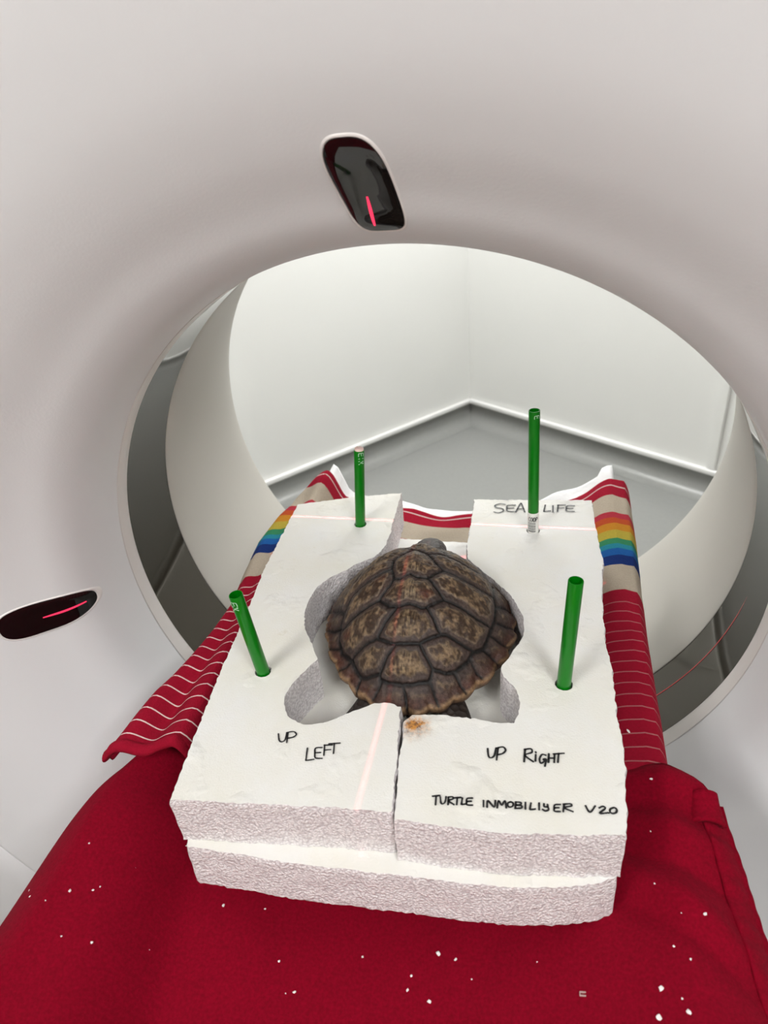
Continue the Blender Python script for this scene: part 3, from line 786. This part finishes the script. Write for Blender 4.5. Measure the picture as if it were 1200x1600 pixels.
# ------------------------------------------------------------------ turtle
CX, CY, TA, BF, BN, DH, ZR, TE, SK = 0.0105, -0.0712, 0.0945, 0.0926, 0.1236, 0.0777, 0.0019, 0.1807, -0.0206
G = [[(-7,-96),(-1,-97),(7,-91),(15,-95),(25,-94),(30,-87)],[(-7,-96),(-12,-82),(-13,-68),(-3,-58),(4,-49),(9,-51),(20,-58),(31,-51),(39,-51),(57,-49),(71,-39),(81,-37),(84,-63),(87,-74),(87,-92),(84,-107),(81,-120),(79,-126),(70,-136),(67,-144),(57,-157),(49,-162),(40,-164)],[(20,-58),(31,-73),(38,-78),(54,-77),(68,-74),(83,-66)],[(38,-78),(30,-87)],[(26,-94),(42,-110),(28,-123),(24,-125),(11,-123),(2,-126),(-7,-124),(-19,-115),(-10,-103),(-7,-96)],[(42,-110),(57,-108),(71,-107),(82,-103)],[(28,-123),(35,-130),(40,-137),(43,-139),(37,-143),(25,-152),(12,-154),(3,-154),(-2,-153),(-15,-147),(-9,-137),(0,-127)],[(-19,-115),(-25,-116),(-47,-117),(-56,-119)],[(43,-139),(47,-137),(62,-136),(71,-134)],[(-15,-147),(-27,-147),(-39,-150)],[(25,-152),(31,-158),(38,-164),(37,-170),(35,-173),(21,-178),(13,-179),(1,-178),(-8,-175),(-9,-171),(-4,-162),(3,-155)],[(-9,-171),(-11,-171),(-22,-170),(-28,-168),(-34,-161),(-40,-152),(-53,-140),(-59,-127),(-60,-114),(-59,-103),(-52,-91),(-37,-87),(-12,-82)],[(-28,-168),(-30,-173),(-31,-180)],[(-7,-177),(-10,-181),(-13,-187)],[(13,-179),(16,-184),(19,-195)],[(36,-171),(40,-177),(45,-185)],[(57,-158),(62,-163),(67,-167)],[(69,-141),(74,-146),(79,-148)],[(80,-126),(87,-125),(94,-127)],[(85,-109),(98,-104),(104,-100)],[(87,-93),(98,-83),(110,-68)],[(87,-74),(102,-46),(111,-43)],[(-41,-152),(-49,-154),(-56,-154)],[(-57,-133),(-66,-129),(-77,-122)],[(-59,-117),(-76,-104),(-91,-94)],[(-58,-104),(-81,-73),(-97,-56)],[(38,-164),(40,-164)],
     # the far side of the shell, out of the camera's sight
     [(4,-49),(-10,-38),(-40,-40),(-55,-70)],[(39,-51),(20,-20),(0,-18),(-10,-38)],[(20,-20),(24,8)],[(0,-18),(-4,8)],[(60,-48),(78,-20)],[(-40,-40),(-58,-20)]]
SEG = []
for g in G:
    for (x0, y0), (x1, y1) in zip(g, g[1:]):
        a = Vector((x0, y0)) / 1000; b = Vector((x1, y1)) / 1000; SEG.append((a, b - a, max((b - a).length_squared, 1e-12)))
def groove(p):
    best = 9.0
    for a, d, l2 in SEG:
        t = (p - a).dot(d) / l2; t = 0 if t < 0 else 1 if t > 1 else t
        e = (p - a - d * t).length_squared
        if e < best: best = e
    return math.sqrt(best)
# scute growth centres (x, y in mm) that carry the crusty pale plaques
turtle = None
bm = bmesh.new(); colL = bm.verts.layers.float_color.new('shell_col')
NT, NR = 400, 130
rings = []
def shade(p, rho, dg, th):
    n1 = 0.5 + 0.5 * n3(p.x * 75, p.y * 75, 1.5); n2 = 0.5 + 0.5 * n3(p.x * 190, p.y * 190, 7.5); n4 = 0.5 + 0.5 * n3(p.x * 420, p.y * 420, 3.3)
    base = Vector((0.036, 0.026, 0.024)).lerp(Vector((0.085, 0.056, 0.046)), n1)
    # crusty plaque inside each scute
    thr = 0.0046 + 0.0050 * (n2 - 0.35)
    inner = sstep(thr - 0.0004, thr + 0.0008, dg)
    edge = math.exp(-((dg - thr) / 0.0007) ** 2)
    pl = Vector((0.052, 0.030, 0.018)).lerp(Vector((0.24, 0.165, 0.095)), sstep(0.44, 0.66, 0.5 * n2 + 0.5 * n4))
    red = sstep(0.62, 0.78, 0.5 + 0.5 * n3(p.x * 50 + 9, p.y * 50, 2.2))
    pl = pl.lerp(Vector((0.11, 0.030, 0.018)), 0.6 * red)
    dome_ok = sstep(0.98, 0.86, rho)
    c = base.lerp(pl, inner * dome_ok * 0.9)
    c = c.lerp(Vector((0.25, 0.19, 0.125)), 0.65 * edge * dome_ok * (0.4 + 0.8 * n4))
    # pale rays along the keel
    keel = math.exp(-((p.x - (0.010 - 0.05 * (p.y + 0.07))) / 0.006) ** 2) * sstep(0.45, 0.7, 0.5 + 0.5 * n3(p.x * 900, p.y * 120, 5))
    c = c.lerp(Vector((0.34, 0.26, 0.15)), 0.6 * keel * inner * (1 if p.y < -0.08 else 0.4))
    # reddish marginal scutes with worn pale rim
    mg = sstep(0.90, 0.96, rho) * sstep(0.03, -0.05, p.y)
    c = c.lerp(Vector((0.11, 0.036, 0.020)).lerp(Vector((0.05, 0.030, 0.024)), n1), 0.8 * mg)
    c = c.lerp(Vector((0.30, 0.19, 0.10)), sstep(0.972, 0.992, rho + 0.012 * (n2 - 0.5)) * 0.8 * sstep(0.03, -0.05, p.y))
    # dark seams
    c = c.lerp(Vector((0.008, 0.007, 0.007)), sstep(0.0019, 0.0008, dg))
    return c
def shell_pt(th, rho):
    x = TA * math.cos(th); y = (BF if math.sin(th) > 0 else BN) * math.sin(th)
    x *= 1 - TE * max(-math.sin(th), 0) ** 2
    # saw-toothed rim at the marginal scutes
    tooth = (th / (2 * PI) * 25) % 1.0
    amp = 0.035 * sstep(0.2, -0.2, math.sin(th)) + 0.006
    saw = (tooth if math.cos(th) > 0 else 1 - tooth)
    rim = 1 + amp * (abs(2 * saw - 1) ** 1.5 * -1 + 0.5) * sstep(0.90, 1.0, rho)
    rr = rho * rim
    X = CX + rr * (x + SK * y); Y = CY + rr * y
    return X, Y
for i in range(NR + 1):
    rho = (i / NR) ** 0.85; row = []
    for k in range(NT):
        th = 2 * PI * k / NT
        X, Y = shell_pt(th, rho)
        p = Vector((X, Y)); dg = groove(p)
        z = ZR + DH * (1 - rho ** 2.2)
        nx, ny = math.cos(th) * rho ** 1.2, math.sin(th) * rho ** 1.2
        nv = Vector((nx * 1.3, ny * 1.1, 0.6)).normalized()
        h = -0.0017 * sstep(0.0021, 0.0002, dg) + 0.0016 * sstep(0.001, 0.012, dg)
        h += 0.0007 * n3(X * 240, Y * 240, 2) + 0.0004 * n3(X * 600, Y * 600, 4)
        n2 = 0.5 + 0.5 * n3(X * 190, Y * 190, 7.5); thr = 0.0046 + 0.0050 * (n2 - 0.35)
        h += 0.0006 * sstep(thr - 0.0003, thr + 0.0006, dg)
        h += 0.0022 * math.exp(-((X - (0.010 - 0.05 * (Y + 0.07))) / 0.008) ** 2) * sstep(0.004, 0.014, dg) * (1 if rho < .9 else 0)
        # flared marginals
        z += 0.004 * sstep(0.93, 1.0, rho) * sstep(0.2, -0.2, math.sin(th))
        q = Vector((X, Y, H + z)) + nv * h
        v = bm.verts.new(q); c = shade(p, rho, dg, th); v[colL] = (c.x * .8, c.y * .78, c.z * .78, 1); row.append(v)
        if i == 0: break
    rings.append(row)
for k in range(NT): bm.faces.new((rings[0][0], rings[1][k], rings[1][(k + 1) % NT]))
for P, Q in zip(rings[1:], rings[2:]):
    for k in range(NT): bm.faces.new((P[k], Q[k], Q[(k + 1) % NT], P[(k + 1) % NT]))
# underside: rim thickness and belly
prev = rings[-1]
for sc_, dz in ((0.992, -0.004), (0.95, -0.008), (0.8, -0.018), (0.5, -0.0235), (0.15, -0.0245)):
    cur = []
    for k in range(NT):
        th = 2 * PI * k / NT; X, Y = shell_pt(th, 1.0); X = CX + (X - CX) * sc_; Y = CY + (Y - CY) * sc_
        v = bm.verts.new((X, Y, H + ZR + dz + (0.002 if sc_ > .97 else 0))); v[colL] = (0.12, 0.07, 0.045, 1) if sc_ > .94 else (0.30, 0.24, 0.15, 1); cur.append(v)
    for k in range(NT): bm.faces.new((prev[k], cur[k], cur[(k + 1) % NT], prev[(k + 1) % NT]))
    prev = cur
bm.faces.new(prev)
bmesh.ops.recalc_face_normals(bm, faces=bm.faces)
shell_bm = bm
# body: one continuous skin of head, neck, flippers and tail
def skin_body(verts, edges, radii):
    me = bpy.data.meshes.new('body'); me.from_pydata(verts, edges, [])
    o = bpy.data.objects.new('body_builder', me); COL.objects.link(o)
    md = o.modifiers.new('skin', 'SKIN'); md.use_smooth_shade = True
    for v, r in zip(me.skin_vertices[0].data, radii): v.radius = r
    me.skin_vertices[0].data[0].use_root = True
    s = o.modifiers.new('sub', 'SUBSURF'); s.levels = 2; s.render_levels = 2
    dg = bpy.context.evaluated_depsgraph_get(); dg.update()
    res = bpy.data.meshes.new_from_object(o.evaluated_get(dg))
    bpy.data.objects.remove(o); return res
z0 = H
BV = [(0.010, -0.07, z0 + 0.014), (0.008, -0.01, z0 + 0.016), (0.006, 0.018, z0 + 0.010), (0.004, 0.036, z0 + 0.008), (0.003, 0.052, z0 + 0.004), (0.002, 0.066, z0 - 0.005), (0.001, 0.076, z0 - 0.011),
      (0.014, -0.14, z0 + 0.004), (0.028, -0.196, z0 - 0.010), (0.030, -0.208, z0 - 0.012),
      (-0.014, -0.155, z0 - 0.004), (-0.026, -0.184, z0 - 0.014), (-0.038, -0.202, z0 - 0.018), (-0.046, -0.212, z0 - 0.0195),
      (0.046, -0.150, z0 - 0.004), (0.058, -0.176, z0 - 0.013), (0.066, -0.193, z0 - 0.017), (0.071, -0.204, z0 - 0.019),
      (-0.035, -0.02, z0 + 0.002), (-0.062, -0.012, z0 - 0.008), (-0.078, -0.045, z0 - 0.016), (-0.080, -0.090, z0 - 0.018),
      (0.055, -0.02, z0 + 0.002), (0.080, -0.018, z0 - 0.008), (0.095, -0.045, z0 - 0.016), (0.092, -0.085, z0 - 0.018)]
BE = [(0, 1), (1, 2), (2, 3), (3, 4), (4, 5), (5, 6), (0, 7), (7, 8), (8, 9), (7, 10), (10, 11), (11, 12), (12, 13), (7, 14), (14, 15), (15, 16), (16, 17), (1, 18), (18, 19), (19, 20), (20, 21), (1, 22), (22, 23), (23, 24), (24, 25)]
BR = [(.034, .022), (.032, .020), (.021, .016), (.0205, .018), (.022, .020), (.018, .016), (.010, .010), (.024, .016), (.007, .006), (.003, .003),
      (.012, .008), (.015, .006), (.013, .005), (.006, .003), (.013, .008), (.016, .007), (.014, .006), (.007, .003),
      (.015, .010), (.015, .007), (.014, .005), (.008, .003), (.015, .010), (.015, .007), (.013, .005), (.008, .003)]
me = skin_body(BV, BE, BR)
me.materials.clear(); me.materials.append(M_skin)
for p in me.polygons: p.use_smooth = True
# keep the whole animal above the slab it lies on
for v in me.vertices:
    if v.co.z < H + ZB + 0.001: v.co.z = H + ZB + 0.001
turtle = bpy.data.objects.new('sea_turtle', me); COL.objects.link(turtle)
tag(turtle, 'brown sea turtle with ridged shell lying in the cut-out between the foam blocks', 'turtle')
ca = link('carapace', shell_bm, M_shell, turtle)
ca['label'] = 'brown crusty shell of ridged plates'

# ------------------------------------------------------------------ foam crumbs on the cloths
CR_PX = [(141,1321,2),(134,1331,1),(147,1394,2),(111,1395,3),(158,1389,2),(78,1411,1),(48,1395,2),(49,1404,2),(213,1359,1),(65,1361,1),(73,1410,1),(145,1476,3),(234,1487,2),(227,1499,1),(98,1466,2),(116,1487,1),
         (350,1418,3),(415,1423,2),(437,1505,3),(461,1553,3),(447,1555,1),(567,1498,3),(685,1493,5),(712,1502,3),(643,1528,3),(637,1550,3),(671,1568,4),(737,1533,2),(702,1544,1),(1017,1221,3),(1016,1302,2),(1022,1384,2),
         (1018,1413,2),(1101,1432,3),(990,1391,2),(1032,1548,5),(1075,1585,4),(1029,1594,6),(1052,1482,2),(1078,1502,2),(1065,1564,2),(1092,1261,2),(342,1566,1),(291,1325,2),(68,1585,1),(960,1400,1),(1064,1430,2),(839,1506,1)]
CR_PX = [c for c in CR_PX if c[2] > 1 or c[0] % 2]
protos = []
for k in range(4):
    bm = bmesh.new(); bmesh.ops.create_icosphere(bm, subdivisions=2, radius=1.0)
    for v in bm.verts: v.co *= 0.8 + 0.45 * n3(v.co.x * 1.3 + k * 7, v.co.y * 1.3, v.co.z * 1.3 + k)
    for v in bm.verts: v.co.z *= 0.7
    me = bpy.data.meshes.new('styrofoam_crumb'); bm.to_mesh(me); bm.free(); me.materials.append(M_crumb); protos.append(me)
for i, (x, y, s) in enumerate(CR_PX):
    q = Ufun(x, y, blanket_z); o = bpy.data.objects.new('styrofoam_crumb', protos[i % 4]); COL.objects.link(o)
    rr = 0.00033 * s + 0.0002
    o.location = (q.x, q.y, blanket_z(q.x, q.y) + 0.0025 + rr * 0.45); o.scale = (rr, rr * (1.3 if i % 3 else 0.9), rr); o.rotation_euler = (0, 0, i * 1.7)
    tag(o, 'tiny white styrofoam crumb scattered on the dark red blanket', 'crumb', 'styrofoam crumbs on the red blanket')
q = U(982, 1141, -0.046); o = bpy.data.objects.new('styrofoam_crumb', protos[1]); COL.objects.link(o)
o.location = (q.x, q.y, towel_f(0.97, 0.1).z + 0.004); o.scale = (0.0012, 0.0026, 0.0012); o.rotation_euler = (0, 0, 0.5)
tag(o, 'white styrofoam crumb on the striped towel right of the block', 'crumb')
q = Ufun(910, 1557, blanket_z)
bm = bmesh.new()
for k in (-1, 1): box(bm, (q.x, q.y + k * 0.0011, blanket_z(q.x, q.y) + 0.0035), (0.0042, 0.0009, 0.0008), Matrix.Rotation(0.1, 4, 'Z'))
box(bm, (q.x - 0.0019, q.y, blanket_z(q.x, q.y) + 0.0033), (0.0006, 0.0025, 0.0006))
o = link('thread_scrap', bm, M_scrap, smooth=False); tag(o, 'tiny greyish double scrap on the blanket near the bottom right', 'scrap')
